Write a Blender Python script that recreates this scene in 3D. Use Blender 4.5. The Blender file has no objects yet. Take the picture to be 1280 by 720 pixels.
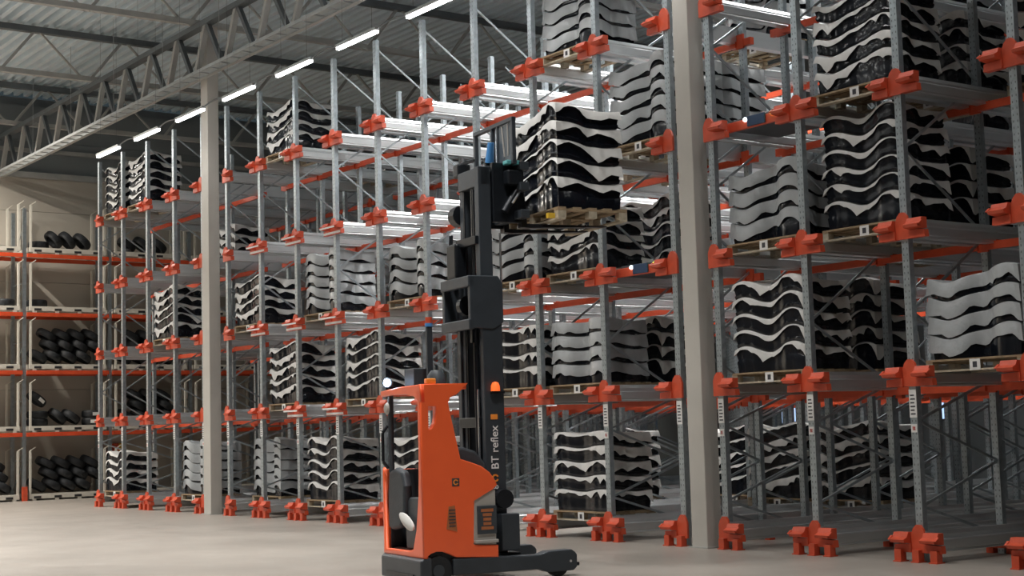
import bpy, bmesh, math, random
from mathutils import Vector, Matrix
random.seed(7)
PI = math.pi
scene = bpy.context.scene
COL = scene.collection

# ------------------------------------------------------------------ camera
YAW, PIT, ROL = math.radians(54.3928), math.radians(5.3682), math.radians(-1.5756)
CAM = Vector((31.560, -14.674, 1.7008))
fw = Vector((-math.sin(YAW)*math.cos(PIT), math.cos(YAW)*math.cos(PIT), math.sin(PIT)))
r0 = Vector((math.cos(YAW), math.sin(YAW), 0)); u0 = r0.cross(fw)
rt = math.cos(ROL)*r0 + math.sin(ROL)*u0
up = -math.sin(ROL)*r0 + math.cos(ROL)*u0
cd = bpy.data.cameras.new('camera'); cam = bpy.data.objects.new('camera', cd); COL.objects.link(cam)
cam.matrix_world = Matrix(((rt.x, up.x, -fw.x, CAM.x), (rt.y, up.y, -fw.y, CAM.y), (rt.z, up.z, -fw.z, CAM.z), (0, 0, 0, 1)))
cd.sensor_fit = 'HORIZONTAL'; cd.sensor_width = 36.0; cd.lens = 36.0*1900.29/1280.0
cd.clip_end = 300
scene.camera = cam

# ------------------------------------------------------------------ world, exposure
w = bpy.data.worlds.new('world'); scene.world = w; w.use_nodes = True
bg = w.node_tree.nodes['Background']
bg.inputs['Color'].default_value = (0.55, 0.75, 0.85, 1); bg.inputs['Strength'].default_value = 0.05
vs = scene.view_settings
vs.view_transform = 'Standard'; vs.look = 'None'; vs.gamma = 1.0; vs.use_curve_mapping = False
vs.exposure = 0.18
# tube lamps: (glow of the tube, watts of its downward optic, beam spread in degrees)
LAMP_AISLE = (14.0, 12.0, 120.0)    # row over the rack fronts
LAMP_HALL = (55.0, 205.0, 108.0)    # rows over the open aisle
LAMP_RACK = (14.0, 230.0, 130.0)    # rows over the racking
LAMP_DIM = (10.0, 90.0, 130.0)      # dimmed lamp over the near racking
LAMP_WALL = (14.0, 430.0, 170.0)    # row near the end wall

# ------------------------------------------------------------------ materials
def new_mat(name):
    m = bpy.data.materials.new(name); m.use_nodes = True
    return m, m.node_tree, m.node_tree.nodes['Principled BSDF']
def mat(name, col, rough=0.5, metal=0.0, var=0.0, scale=6.0, bump=0.0, bscale=40.0, coat=0.0, spec=None, stretch=None):
    m, nt, b = new_mat(name)
    b.inputs['Base Color'].default_value = (*col, 1); b.inputs['Roughness'].default_value = rough; b.inputs['Metallic'].default_value = metal
    if coat: b.inputs['Coat Weight'].default_value = coat
    if spec is not None: b.inputs['Specular IOR Level'].default_value = spec
    if var or bump:
        tc = nt.nodes.new('ShaderNodeTexCoord'); src = tc.outputs['Object']
        if stretch:
            mp = nt.nodes.new('ShaderNodeMapping'); mp.inputs['Scale'].default_value = stretch
            nt.links.new(src, mp.inputs[0]); src = mp.outputs[0]
    if var:
        n = nt.nodes.new('ShaderNodeTexNoise'); n.inputs['Scale'].default_value = scale; n.inputs['Detail'].default_value = 5
        r = nt.nodes.new('ShaderNodeValToRGB')
        r.color_ramp.elements[0].position = .3; r.color_ramp.elements[1].position = .7
        r.color_ramp.elements[0].color = (*[c*(1-var) for c in col], 1); r.color_ramp.elements[1].color = (*[min(1, c*(1+var)) for c in col], 1)
        nt.links.new(src, n.inputs['Vector']); nt.links.new(n.outputs['Fac'], r.inputs['Fac']); nt.links.new(r.outputs['Color'], b.inputs['Base Color'])
    if bump:
        n2 = nt.nodes.new('ShaderNodeTexNoise'); n2.inputs['Scale'].default_value = bscale; n2.inputs['Detail'].default_value = 3
        bp = nt.nodes.new('ShaderNodeBump'); bp.inputs['Strength'].default_value = bump; bp.inputs['Distance'].default_value = .02
        nt.links.new(src, n2.inputs['Vector']); nt.links.new(n2.outputs['Fac'], bp.inputs['Height']); nt.links.new(bp.outputs['Normal'], b.inputs['Normal'])
    return m
def emit(name, col, strength):
    m, nt, b = new_mat(name)
    b.inputs['Base Color'].default_value = (*col, 1); b.inputs['Emission Color'].default_value = (*col, 1); b.inputs['Emission Strength'].default_value = strength
    return m

M = {}
M['galv'] = mat('galvanised_steel', (.44, .49, .52), .40, .85, .14, 9)
M['rail'] = mat('galvanised_rail', (.72, .745, .755), .40, .88, .08, 4, stretch=(1, .2, 1))
M['orange'] = mat('orange_powder_coat', (.62, .085, .035), .42, 0, .1, 8)
M['beam_orange'] = mat('orange_beam_paint', (.66, .080, .025), .42, 0, .1, 5)
M['truck_orange'] = mat('truck_orange_paint', (1.0, .140, .040), .32, 0, .04, 3, coat=.3)
M['black'] = mat('black_moulded_plastic', (.006, .008, .013), .18, 0, .3, 5, .03, 14, spec=.35)
M['foam_white'] = mat('white_foam_sheet', (.60, .595, .575), .55, 0, .10, 5, .25, 14)
M['foam_grey'] = mat('grey_foam_sheet', (.37, .39, .40), .36, 0, .12, 4, .4, 10)
M['wood'] = mat('pallet_wood', (.34, .25, .15), .75, 0, .3, 12, .3, 60, stretch=(1, 1, 6))
M['wood_pale'] = mat('pale_pallet_wood', (.46, .40, .30), .75, 0, .25, 12, .3, 60)
M['card'] = mat('white_label_card', (.78, .78, .76), .6, 0, .05, 20)
M['ink'] = mat('dark_print', (.05, .05, .06), .7, 0, .1, 20)
M['tag_red'] = mat('red_print', (.55, .06, .05), .6, 0, .1, 20)
M['concrete_white'] = mat('painted_column', (.52, .50, .46), .55, 0, .05, 2, .05, 30)
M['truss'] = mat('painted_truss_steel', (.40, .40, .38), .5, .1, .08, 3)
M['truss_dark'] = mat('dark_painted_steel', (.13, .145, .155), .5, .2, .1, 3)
M['tray'] = mat('cable_tray_steel', (.42, .44, .44), .45, .4, .1, 4)
M['deck'] = mat('corrugated_roof_sheet', (.68, .77, .82), .40, .1, .06, 1)
M['wall'] = mat('beige_wall_panel', (.50, .46, .40), .6, 0, .05, .6)
M['wall_grey'] = mat('grey_wall_panel', (.20, .22, .23), .6, 0, .06, .5)
M['tyre'] = mat('tyre_rubber', (.010, .012, .015), .6, 0, .25, 6, .3, 30)
M['cream'] = mat('cream_painted_steel', (.62, .59, .52), .5, 0, .08, 4)
M['slot'] = mat('dark_slot', (.02, .02, .022), .8, 0, .1, 9)
M['mast'] = mat('charcoal_mast_steel', (.050, .060, .072), .42, .25, .12, 4)
M['mast_dark'] = mat('greasy_black_steel', (.012, .015, .020), .38, .3, .2, 8)
M['truck_grey'] = mat('light_grey_truck_panel', (.42, .40, .37), .5, 0, .05, 4)
M['cab'] = mat('charcoal_cab_plastic', (.045, .055, .065), .5, 0, .1, 9, .1, 60)
M['seat'] = mat('dark_seat_vinyl', (.035, .045, .055), .55, 0, .15, 9, .15, 50)
M['chrome'] = mat('polished_rod', (.75, .77, .8), .2, .9, .03, 9)
M['glass'] = mat('dark_smoked_panel', (.07, .085, .10), .25, 0, .1, 3)
M['blue'] = mat('blue_plastic', (.08, .28, .62), .4, 0, .08, 7)
M['navy'] = mat('navy_plastic', (.02, .055, .13), .4, 0, .08, 7)
M['teal'] = mat('teal_plastic', (.10, .38, .40), .4, 0, .08, 7)
M['yellow'] = mat('yellow_paint', (.80, .50, .05), .45, 0, .08, 7)
M['white_text'] = mat('white_lettering', (.85, .85, .85), .5, 0, .03, 9)
M['logo_orange'] = mat('orange_lettering', (.90, .30, .04), .5, 0, .03, 9)
M['print_orange'] = mat('faded_orange_print', (.42, .14, .05), .6, 0, .1, 20)
M['lamp_orange'] = emit('orange_beacon', (1.0, .16, .03), .6)
M['lamp_blue'] = emit('blue_spot_lens', (.55, .75, 1.0), 40.0)
M['lamp_green'] = emit('yellow_shuttle_led', (.8, 1.0, .1), 6.0)
M['lamp_cyan'] = emit('white_shuttle_led', (.8, .95, 1.0), 10.0)
M['tube_a'] = emit('lit_tube_aisle', (1.0, .98, .95), LAMP_AISLE[0])
M['tube_b'] = emit('lit_tube_hall', (1.0, .98, .95), LAMP_HALL[0])
M['tube_c'] = emit('lit_tube_rack', (1.0, .97, .90), LAMP_RACK[0])
M['tube_e'] = emit('lit_tube_dim', (1.0, .98, .95), LAMP_DIM[0])
M['tube_d'] = emit('lit_tube_wall', (1.0, .95, .86), LAMP_WALL[0])
M['window_lit'] = emit('lit_far_window', (.45, .65, 1.0), 1.2)

def upright_material():
    m, nt, b = new_mat('perforated_galvanised_upright')
    b.inputs['Roughness'].default_value = .42; b.inputs['Metallic'].default_value = .75
    tc = nt.nodes.new('ShaderNodeTexCoord'); sp = nt.nodes.new('ShaderNodeSeparateXYZ'); nt.links.new(tc.outputs['Object'], sp.inputs[0])
    def math_(op, a, bb=None):
        n = nt.nodes.new('ShaderNodeMath'); n.operation = op
        for i, v in enumerate((a, bb)):
            if v is None: continue
            if isinstance(v, (int, float)): n.inputs[i].default_value = v
            else: nt.links.new(v, n.inputs[i])
        return n.outputs[0]
    zf = math_('FRACT', math_('DIVIDE', sp.outputs['Z'], .075))
    zh = math_('LESS_THAN', math_('ABSOLUTE', math_('SUBTRACT', zf, .5)), .17)
    xh = math_('LESS_THAN', math_('ABSOLUTE', math_('SUBTRACT', math_('ABSOLUTE', sp.outputs['X']), .027)), .007)
    hole = math_('MULTIPLY', zh, xh)
    n = nt.nodes.new('ShaderNodeTexNoise'); n.inputs['Scale'].default_value = 14; n.inputs['Detail'].default_value = 4
    nt.links.new(tc.outputs['Object'], n.inputs['Vector'])
    r = nt.nodes.new('ShaderNodeValToRGB'); r.color_ramp.elements[0].position = .3; r.color_ramp.elements[1].position = .7
    r.color_ramp.elements[0].color = (.34, .39, .42, 1); r.color_ramp.elements[1].color = (.47, .53, .56, 1)
    nt.links.new(n.outputs['Fac'], r.inputs['Fac'])
    mx = nt.nodes.new('ShaderNodeMix'); mx.data_type = 'RGBA'; mx.inputs['B'].default_value = (.17, .19, .20, 1)
    nt.links.new(hole, mx.inputs['Factor']); nt.links.new(r.outputs['Color'], mx.inputs['A'])
    nt.links.new(mx.outputs['Result'], b.inputs['Base Color'])
    return m
M['upright'] = upright_material()
def floor_material():
    m, nt, b = new_mat('polished_concrete')
    tc = nt.nodes.new('ShaderNodeTexCoord')
    n = nt.nodes.new('ShaderNodeTexNoise'); n.inputs['Scale'].default_value = .35; n.inputs['Detail'].default_value = 7; n.inputs['Roughness'].default_value = .62
    nt.links.new(tc.outputs['Object'], n.inputs['Vector'])
    r = nt.nodes.new('ShaderNodeValToRGB'); r.color_ramp.elements[0].position = .3; r.color_ramp.elements[1].position = .72
    r.color_ramp.elements[0].color = (.28, .255, .225, 1); r.color_ramp.elements[1].color = (.38, .345, .305, 1)
    nt.links.new(n.outputs['Fac'], r.inputs['Fac']); nt.links.new(r.outputs['Color'], b.inputs['Base Color'])
    n2 = nt.nodes.new('ShaderNodeTexNoise'); n2.inputs['Scale'].default_value = 1.3; n2.inputs['Detail'].default_value = 5
    nt.links.new(tc.outputs['Object'], n2.inputs['Vector'])
    mr = nt.nodes.new('ShaderNodeMapRange'); mr.inputs['To Min'].default_value = .30; mr.inputs['To Max'].default_value = .48
    nt.links.new(n2.outputs['Fac'], mr.inputs['Value']); nt.links.new(mr.outputs['Result'], b.inputs['Roughness'])
    return m
M['floor'] = floor_material()

# ------------------------------------------------------------------ mesh helpers
class MB:
    def __init__(s): s.v = []; s.f = []
    def add(s, vs_, fs):
        o = len(s.v); s.v += [tuple(p) for p in vs_]; s.f += [tuple(i+o for i in f) for f in fs]; return s
    def box(s, x0, x1, y0, y1, z0, z1):
        return s.add([(x0,y0,z0),(x1,y0,z0),(x1,y1,z0),(x0,y1,z0),(x0,y0,z1),(x1,y0,z1),(x1,y1,z1),(x0,y1,z1)],
                     [(0,3,2,1),(4,5,6,7),(0,1,5,4),(1,2,6,5),(2,3,7,6),(3,0,4,7)])
    def bar(s, p, q, a, b, ref=(0, 0, 1)):
        p = Vector(p); q = Vector(q); d = (q-p).normalized(); rf = Vector(ref)
        if abs(d.dot(rf)) > .98: rf = Vector((1, 0, 0))
        e1 = d.cross(rf).normalized()*a/2; e2 = e1.cross(d).normalized()*b/2
        vs_ = [c+e for c in (p, q) for e in (-e1-e2, e1-e2, e1+e2, -e1+e2)]
        return s.add(vs_, [(0,1,2,3),(7,6,5,4),(0,4,5,1),(1,5,6,2),(2,6,7,3),(3,7,4,0)])
    def prism(s, prof, d0, d1, axis='y'):
        n = len(prof)
        def P(a, b, d): return {'y': (a, d, b), 'x': (d, a, b), 'z': (a, b, d)}[axis]
        vs_ = [P(a, b, d0) for a, b in prof]+[P(a, b, d1) for a, b in prof]
        fs = [tuple(range(n)), tuple(range(2*n-1, n-1, -1))]+[(i, i+n, (i+1) % n+n, (i+1) % n) for i in range(n)]
        return s.add(vs_, fs)
    def cyl(s, p, q, r1, r2=None, n=12):
        r2 = r1 if r2 is None else r2
        p = Vector(p); q = Vector(q); d = (q-p).normalized(); rf = Vector((0, 0, 1)) if abs(d.z) < .9 else Vector((1, 0, 0))
        e1 = d.cross(rf).normalized(); e2 = d.cross(e1)
        vs_ = [p+(e1*math.cos(2*PI*i/n)+e2*math.sin(2*PI*i/n))*r1 for i in range(n)]+[q+(e1*math.cos(2*PI*i/n)+e2*math.sin(2*PI*i/n))*r2 for i in range(n)]
        return s.add(vs_, [tuple(range(n)), tuple(range(2*n-1, n-1, -1))]+[(i, i+n, (i+1) % n+n, (i+1) % n) for i in range(n)])
    def lathe(s, prof, n=20, axis='z', closed=False):
        vs_ = []; k = len(prof)
        for i in range(n):
            a = 2*PI*i/n
            for r, h in prof:
                x, y = r*math.cos(a), r*math.sin(a)
                vs_.append({'z': (x, y, h), 'x': (h, x, y), 'y': (x, h, y)}[axis])
        fs = []
        for i in range(n):
            j = (i+1) % n
            for t in range(k if closed else k-1):
                t2 = (t+1) % k
                fs.append((i*k+t, j*k+t, j*k+t2, i*k+t2))
        return s.add(vs_, fs)
    def mesh(s, name, m=None, smooth=False):
        me = bpy.data.meshes.new(name); me.from_pydata(s.v, [], s.f)
        bm = bmesh.new(); bm.from_mesh(me); bmesh.ops.recalc_face_normals(bm, faces=bm.faces[:]); bm.to_mesh(me); bm.free()
        if m: me.materials.append(M[m] if isinstance(m, str) else m)
        if smooth:
            for p in me.polygons: p.use_smooth = True
            me.set_sharp_from_angle(angle=.65)
        return me
def obj(name, me, parent=None, loc=(0, 0, 0), rot=None, bevel=0, segs=2):
    o = bpy.data.objects.new(name, me); COL.objects.link(o); o.location = loc
    if rot is not None: o.rotation_euler = rot
    if parent: o.parent = parent
    if bevel:
        b = o.modifiers.new('bevel', 'BEVEL'); b.width = bevel; b.segments = segs; b.limit_method = 'ANGLE'; b.angle_limit = .6
    return o
def empty(name, loc=(0, 0, 0), rz=0, parent=None):
    o = bpy.data.objects.new(name, None); COL.objects.link(o); o.location = loc; o.rotation_euler = (0, 0, rz); o.empty_display_size = .1
    if parent: o.parent = parent
    return o
def tag(o, label, cat, group=None):
    o['label'] = label; o['category'] = cat
    if group: o['group'] = group
    return o
def struct(o, label=None):
    o['kind'] = 'structure'
    if label: o['label'] = label
    return o

# ------------------------------------------------------------------ room shell
XW, YB, XR, YF, ZC = -16.2, 19.0, 46.0, -26.0, 12.75
fl = obj('floor', MB().box(XW-.3, XR, YF, YB, -.2, 0).mesh('floor', 'floor')); struct(fl, 'warm grey polished concrete floor')
# end wall: horizontal sandwich panels, each a part
we = empty('wall_end', (XW, 0, 0)); struct(we, 'beige end wall of long horizontal panels')
ph = 1.133
pan_b = MB().box(-.2, 0, YF, YB, .006, ph-.006).mesh('wall_panel', 'wall')
pan_g = MB().box(-.2, 0, YF, YB, .006, ph-.006).mesh('wall_panel_grey', 'wall_grey')
for k in range(9): obj('wall_panel', pan_b, we, (0, 0, k*ph))
for k in range(9, 11): obj('wall_panel', pan_g, we, (0, 0, k*ph))
obj('panel_backing', MB().box(-.3, -.2, YF, YB, 0, ZC).mesh('backing', 'wall_grey'), we)
obj('wall_girt', MB().box(0, .18, YF, YB, 10.12, 10.30).mesh('girt', 'truss'), we)
obj('wall_girt', MB().box(0, .12, YF, YB, 10.95, 11.07).mesh('girt2', 'truss'), we)
struct(obj('wall_back', MB().box(XW, XR, YB, YB+.3, 0, ZC).mesh('wall_back', 'wall_grey')), 'dark grey rear wall behind the racking')
struct(obj('wall_side', MB().box(XR, XR+.3, YF, YB, 0, ZC).mesh('wall_side', 'wall')))
struct(obj('wall_front', MB().box(XW, XR, YF-.3, YF, 0, ZC).mesh('wall_front', 'wall')))
# small lit windows in the rear wall seen through the floor lanes
pane = MB().box(-.16, .16, -.03, 0, -.22, .22).mesh('pane', 'window_lit')
frm = MB().box(-.2, .2, -.05, 0, .22, .27).box(-.2, .2, -.05, 0, -.27, -.22).box(-.2, -.16, -.05, 0, -.22, .22).box(.16, .2, -.05, 0, -.22, .22).mesh('frame', 'truss_dark')
for i, x in enumerate((-2.64, -1.55, -1.05, 2.9, 3.6, 4.45, 6.2, 8.4)):
    wn = empty('window_%d' % (i+1), (x, YB, 1.93)); struct(wn, 'small blue lit window in the rear wall')
    obj('window_frame', frm, wn); obj('pane', pane, wn)

# roof: corrugated sheets, ribs run along x
ce = empty('ceiling', (0, 0, ZC)); struct(ce, 'grey corrugated steel roof deck')
sw = 1.25; nr = 4; prof = []
for k in range(nr):
    a = k*sw/nr; t = sw/nr
    prof += [(a, 0), (a+t*.42, 0), (a+t*.50, .20), (a+t*.92, .20)]
prof.append((sw, 0))
mb = MB(); x0, x1 = XW, XR
vv = [(x0, a, b) for a, b in prof]+[(x1, a, b) for a, b in prof]+[(x0, a, b+.012) for a, b in prof]+[(x1, a, b+.012) for a, b in prof]
n = len(prof); ff = []
for i in range(n-1):
    ff += [(i, i+1, n+i+1, n+i), (2*n+i, 3*n+i, 3*n+i+1, 2*n+i+1)]
mb.add(vv, ff)
sheet = mb.mesh('roof_sheet', 'deck')
y = YF
while y < YB-.01:
    obj('roof_sheet', sheet, ce, (0, y, 0)); y += sw
obj('roof_lining', MB().box(XW, XR, YF, YB, .26, .36).mesh('roof_lining', 'wall_grey'), ce)

# columns
def column(x, wx, wy, label):
    c = empty('column', (x, .04, 0)); tag(c, label, 'column')
    obj('shaft', MB().box(-wx/2, wx/2, -wy/2, wy/2, 0, 11.35).mesh('shaft', 'concrete_white'), c, bevel=.012)
    obj('base_plate', MB().box(-wx/2-.05, wx/2+.05, -wy/2-.05, wy/2+.05, 0, .018).mesh('base_plate', 'truss'), c)
    obj('truss_seat', MB().box(-wx/2-.06, wx/2+.06, -wy/2, wy/2+.06, 11.30, 11.36).mesh('truss_seat', 'truss'), c)
column(15.55, .32, .28, 'thick pale square building column standing between the near racks')
column(-.93, .38, .28, 'pale square building column standing farther off between two rack blocks')
# main lattice girder on the column line
Z0, Z1 = 10.12, 11.38
g = empty('lattice_girder', (0, -.22, Z0)); tag(g, 'long grey lattice girder running above the rack fronts on column tops', 'girder')
H = Z1-Z0
obj('bottom_chord', MB().box(XW+.2, XR-.01, -.10, .10, -.06, .07).mesh('bottom_chord', 'truss'), g)
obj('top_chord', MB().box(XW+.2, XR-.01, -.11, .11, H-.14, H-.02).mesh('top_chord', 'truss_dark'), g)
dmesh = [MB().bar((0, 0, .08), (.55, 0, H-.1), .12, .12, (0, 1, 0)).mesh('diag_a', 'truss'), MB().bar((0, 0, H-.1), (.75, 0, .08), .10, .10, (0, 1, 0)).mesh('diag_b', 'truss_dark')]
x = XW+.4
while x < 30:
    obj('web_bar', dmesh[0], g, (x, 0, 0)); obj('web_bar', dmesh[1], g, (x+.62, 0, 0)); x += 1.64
# cable trays along the girder
ct = empty('cable_tray', (0, -.50, 9.98)); tag(ct, 'long galvanised cable tray running beside the lattice girder', 'cable tray')
for s in (-.14, .14): obj('side_rail', MB().box(XW+.02, XR-.02, s-.012, s+.012, 0, .07).mesh('side_rail', 'tray'), ct)
rung = MB().box(-.02, .02, -.13, .13, .01, .03).mesh('rung', 'tray')
x = XW+.2
while x < 24:
    obj('rung', rung, ct, (x, 0, 0)); x += .55
hang = MB().box(-.005, .005, -.005, .005, .03, 2.6).mesh('tray_hanger', 'tray')
x = XW+1
while x < 24:
    obj('tray_hanger', hang, ct, (x, 0, 0)); x += 3.2
# cross trusses
names = {-14.25: 'grey roof truss closest to the end wall', -7.7: 'grey roof truss in the middle of the far roof bay',
         -1.12: 'grey roof truss meeting the far column head', 5.4: 'grey roof truss above the middle of the long rack',
         11.95: 'grey roof truss above the forklift truck', 18.5: 'grey roof truss over the rack beyond the near column'}
zb, zt = 11.38, ZC-.06
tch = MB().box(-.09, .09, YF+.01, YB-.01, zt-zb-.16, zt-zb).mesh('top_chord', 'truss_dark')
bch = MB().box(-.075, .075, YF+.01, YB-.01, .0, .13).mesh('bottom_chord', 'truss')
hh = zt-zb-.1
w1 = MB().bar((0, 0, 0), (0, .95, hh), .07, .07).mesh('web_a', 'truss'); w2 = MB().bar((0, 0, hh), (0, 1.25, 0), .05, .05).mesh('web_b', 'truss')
for X, lb in names.items():
    t = empty('roof_truss', (X, 0, zb)); tag(t, lb, 'truss', 'roof trusses')
    obj('top_chord', tch, t); obj('bottom_chord', bch, t)
    y = -22.0
    while y < YB-3:
        obj('web_bar', w1, t, (0, y, 0)); obj('web_bar', w2, t, (0, y+1.05, 0)); y += 2.4

# ------------------------------------------------------------------ hanging tube lamps
hous = MB().box(-.75, .75, -.05, .05, .02, .075).mesh('housing', 'tray')
tubes = {k: MB().box(-.73, .73, -.035, .035, -.025, .02).mesh('tube', k) for k in ('tube_a', 'tube_b', 'tube_c', 'tube_d', 'tube_e')}
wire = MB().cyl((0, 0, .07), (0, 0, 3.76), .003, n=6).mesh('wire', 'truss_dark')
wire_s = MB().cyl((0, 0, .07), (0, 0, 1.86), .003, n=6).mesh('wire', 'truss_dark')
cab_me = MB()
pts = [Vector((.76+i*1.0/6, 0, .05+.05*math.sin(PI*i/6))) for i in range(7)]
for a, b in zip(pts[:-1], pts[1:]): cab_me.cyl(a, b, .018, n=6)
cab_me = cab_me.mesh('cable', 'truss_dark')
optics = {}
for k_, (gl_, wt_, sp_), col_ in (('tube_a', LAMP_AISLE, (1.0, .98, .96)), ('tube_b', LAMP_HALL, (1.0, .975, .94)), ('tube_c', LAMP_RACK, (1.0, .985, .96)), ('tube_e', LAMP_DIM, (1.0, .985, .96)), ('tube_d', LAMP_WALL, (1.0, .93, .83))):
    ld = bpy.data.lights.new('lamp_optic', 'AREA'); ld.shape = 'RECTANGLE'; ld.size = 1.44; ld.size_y = .06
    ld.energy = wt_; ld.spread = math.radians(sp_); ld.color = col_; optics[k_] = ld
def lamp(x, y, z, key, label, group):
    l = empty('tube_lamp', (x, y, z)); tag(l, label, 'lamp', group)
    obj('housing', hous, l); obj('tube', tubes[key], l); obj('lamp_optic', optics[key], l, (0, 0, -.032))
    for s in (-.55, .55): obj('hanger_wire', wire if z < 10 else wire_s, l, (s, 0, 0))
    obj('cable', cab_me, l)
ords = ['first', 'second', 'third', 'fourth', 'fifth', 'sixth', 'seventh']
for k in range(13):
    x = -5.94+.75+2.53*k
    if k < 7: lb = 'glowing white tube lamp, %s from the end wall in the slanting row' % ords[k]
    else: lb = 'glowing white tube lamp out of view toward the camera'
    lamp(x, -.8, 9.0, 'tube_a', lb, 'tube lamps hanging over the rack fronts')
for yy, nl in ((-7.0, 8), (-13.0, 5)):
    for k in range(nl):
        lamp(-12+k*4.8, yy, 10.9, 'tube_b', 'tube lamp over the open aisle out of view', 'tube lamps over the open aisle')
for yy in (-4.0, -7.0, -10.0):
    lamp(-12.6, yy+.6, 10.9, 'tube_d', 'tube lamp near the end wall out of view', 'tube lamps near the end wall')
for xx, yy in ((8.2, 2.8), (11.2, 2.8), (8.6, 7.0), (11.6, 7.0), (11.2, 4.8), (16.9, 4.1)):
        lamp(xx, yy, 11.0, 'tube_c' if xx < 15 else 'tube_e', 'tube lamp over the racking out of view', 'tube lamps over the racking')

# ------------------------------------------------------------------ shuttle racking
P = 1.68; GC = .866; GB = 1.333; DR = 1.524; NROW = 10
ZL = [.269, 2.259, 4.053, 5.849, 7.653]
BLK = {'A': [-GB-(4-i)*P for i in range(5)], 'B': [i*P for i in range(10)], 'C': [9*P+GC+i*P for i in range(5)]}
YEND = DR*(NROW-1)+.1
def c_profile(w_, d_, t=.012):   # open channel, x width, y depth, open to the rear
    h = w_/2
    return [(-h, 0), (h, 0), (h, d_), (h-.03, d_), (h-.03, d_-t), (h-t, d_-t), (h-t, t), (-h+t, t), (-h+t, d_-t), (-h+.03, d_-t), (-h+.03, d_), (-h, d_)]
up_front = MB().prism(c_profile(.105, .085), 0, 9.27, 'z').mesh('upright_front', 'upright')
up_rear = MB().prism(c_profile(.095, .08), 0, 8.77, 'z').mesh('upright_rear', 'upright')
# rail profile (x away from the upright, z about the shelf level), extruded along y
def railmesh(sgn):
    pr = [(.062, -.15), (.205, -.15), (.205, -.138), (.195, -.125), (.205, -.11), (.205, -.012), (.195, 0), (.115, 0), (.122, .05), (.098, .10), (.062, .10)]
    return MB().prism([(sgn*a, b) for a, b in pr], -.02, YEND, 'y').mesh('rail', 'rail')
rail_r, rail_l = railmesh(1), railmesh(-1)
bolt_row = MB()
# front bracket
def bracket_mb(half=None):
    m = MB()
    # central rounded plate
    cp = [(-.105, -.155), (.105, -.155), (.105, .06), (.075, .13), (.03, .175), (-.03, .175), (-.075, .13), (-.105, .06)]
    m.prism(cp, -.035, .0, 'y')
    for s in (-1, 1):
        if half is not None and s != half: continue
        # lower apron
        m.prism([(s*.10, -.155), (s*.355, -.155), (s*.345, -.065), (s*.10, -.05)], -.055, .03, 'y')
        # flared guide lip: profile in (y, z) extruded along x
        lip = [(-.03, -.05), (-.15, -.035), (-.165, .0), (-.10, .03), (-.075, .085), (.02, .085), (.02, -.05)]
        a, b = (s*.115, s*.335)
        m.prism(lip, min(a, b), max(a, b), 'x')
        m.prism([(-.14, -.01), (-.165, .0), (-.10, .045), (-.085, .035)], min(s*.335, s*.365), max(s*.335, s*.365), 'x')
    return m
br_full = bracket_mb().mesh('rail_bracket', 'orange')
br_half = {s: bracket_mb(s).mesh('rail_bracket_half', 'orange') for s in (-1, 1)}
def feet(half=None):
    m = bracket_mb(half)
    xs = [-.27, 0, .27] if half is None else [0, .27*half]
    for x in xs:
        zz = -ZL[0]
        m.box(x-.05, x+.05, -.10, .0, zz+.012, -.12); m.box(x-.06, x+.06, -.12, .03, zz, zz+.014)
    return m
ft_full = feet().mesh('base_bracket', 'orange'); ft_half = {s: feet(s).mesh('base_bracket_half', 'orange') for s in (-1, 1)}
saddle = MB().box(-.22, .22, -.02, .06, -.21, -.10).box(-.08, .08, -.03, .0, -.24, -.02).mesh('beam_saddle', 'beam_orange')
foot_rear = MB().box(-.2, .2, -.03, .08, -.20, -.10).box(-.2, -.1, -.03, .08, -ZL[0], -.18).box(.1, .2, -.03, .08, -ZL[0], -.18).mesh('rear_foot', 'beam_orange')
xb = MB().prism([(0, -.22), (.05, -.22), (.06, -.18), (.05, -.15), (.05, -.12), (0, -.12)], .06, P-.06, 'x').mesh('cross_beam', 'beam_orange')
plate = MB().box(-.055, .055, -.006, 0, -.17, .17).mesh('location_plate', 'card')
marks = MB()
for k in range(6): marks.box(-.035, .035-.012*(k % 2), -.009, -.006, -.135+.045*k, -.118+.045*k)
marks = marks.mesh('printed_lines', 'ink')
redtag = MB().box(-.045, .045, -.006, 0, -.05, .05).box(-.025, .025, -.009, -.006, -.02, .02).mesh('warning_tag', 'card')
redmark = MB().box(-.022, .022, -.009, -.006, -.022, .022).mesh('tag_mark', 'tag_red')
lab_strip = MB().box(-.30, .30, -.175, -.170, -.045, -.012).box(-.34, .34, -.062, -.056, -.145, -.10).mesh('label_strip', 'card')
nodes = [(1, .22), (0, .66), (1, 1.16), (0, 1.69), (1, 2.2), (0, 3.02), (1, 4.02), (0, 5.03), (1, 6.04), (0, 7.05), (1, 8.07), (0, 9.1)]
brace_me = []
for (ra, za), (rb, zb_) in zip(nodes[:-1], nodes[1:]):
    pa = (0, .06+ra*(DR-.02), za); pb = (0, .06+rb*(DR-.02), zb_)
    brace_me.append(MB().bar(pa, pb, .024, .032).mesh('brace', 'galv'))
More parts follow.
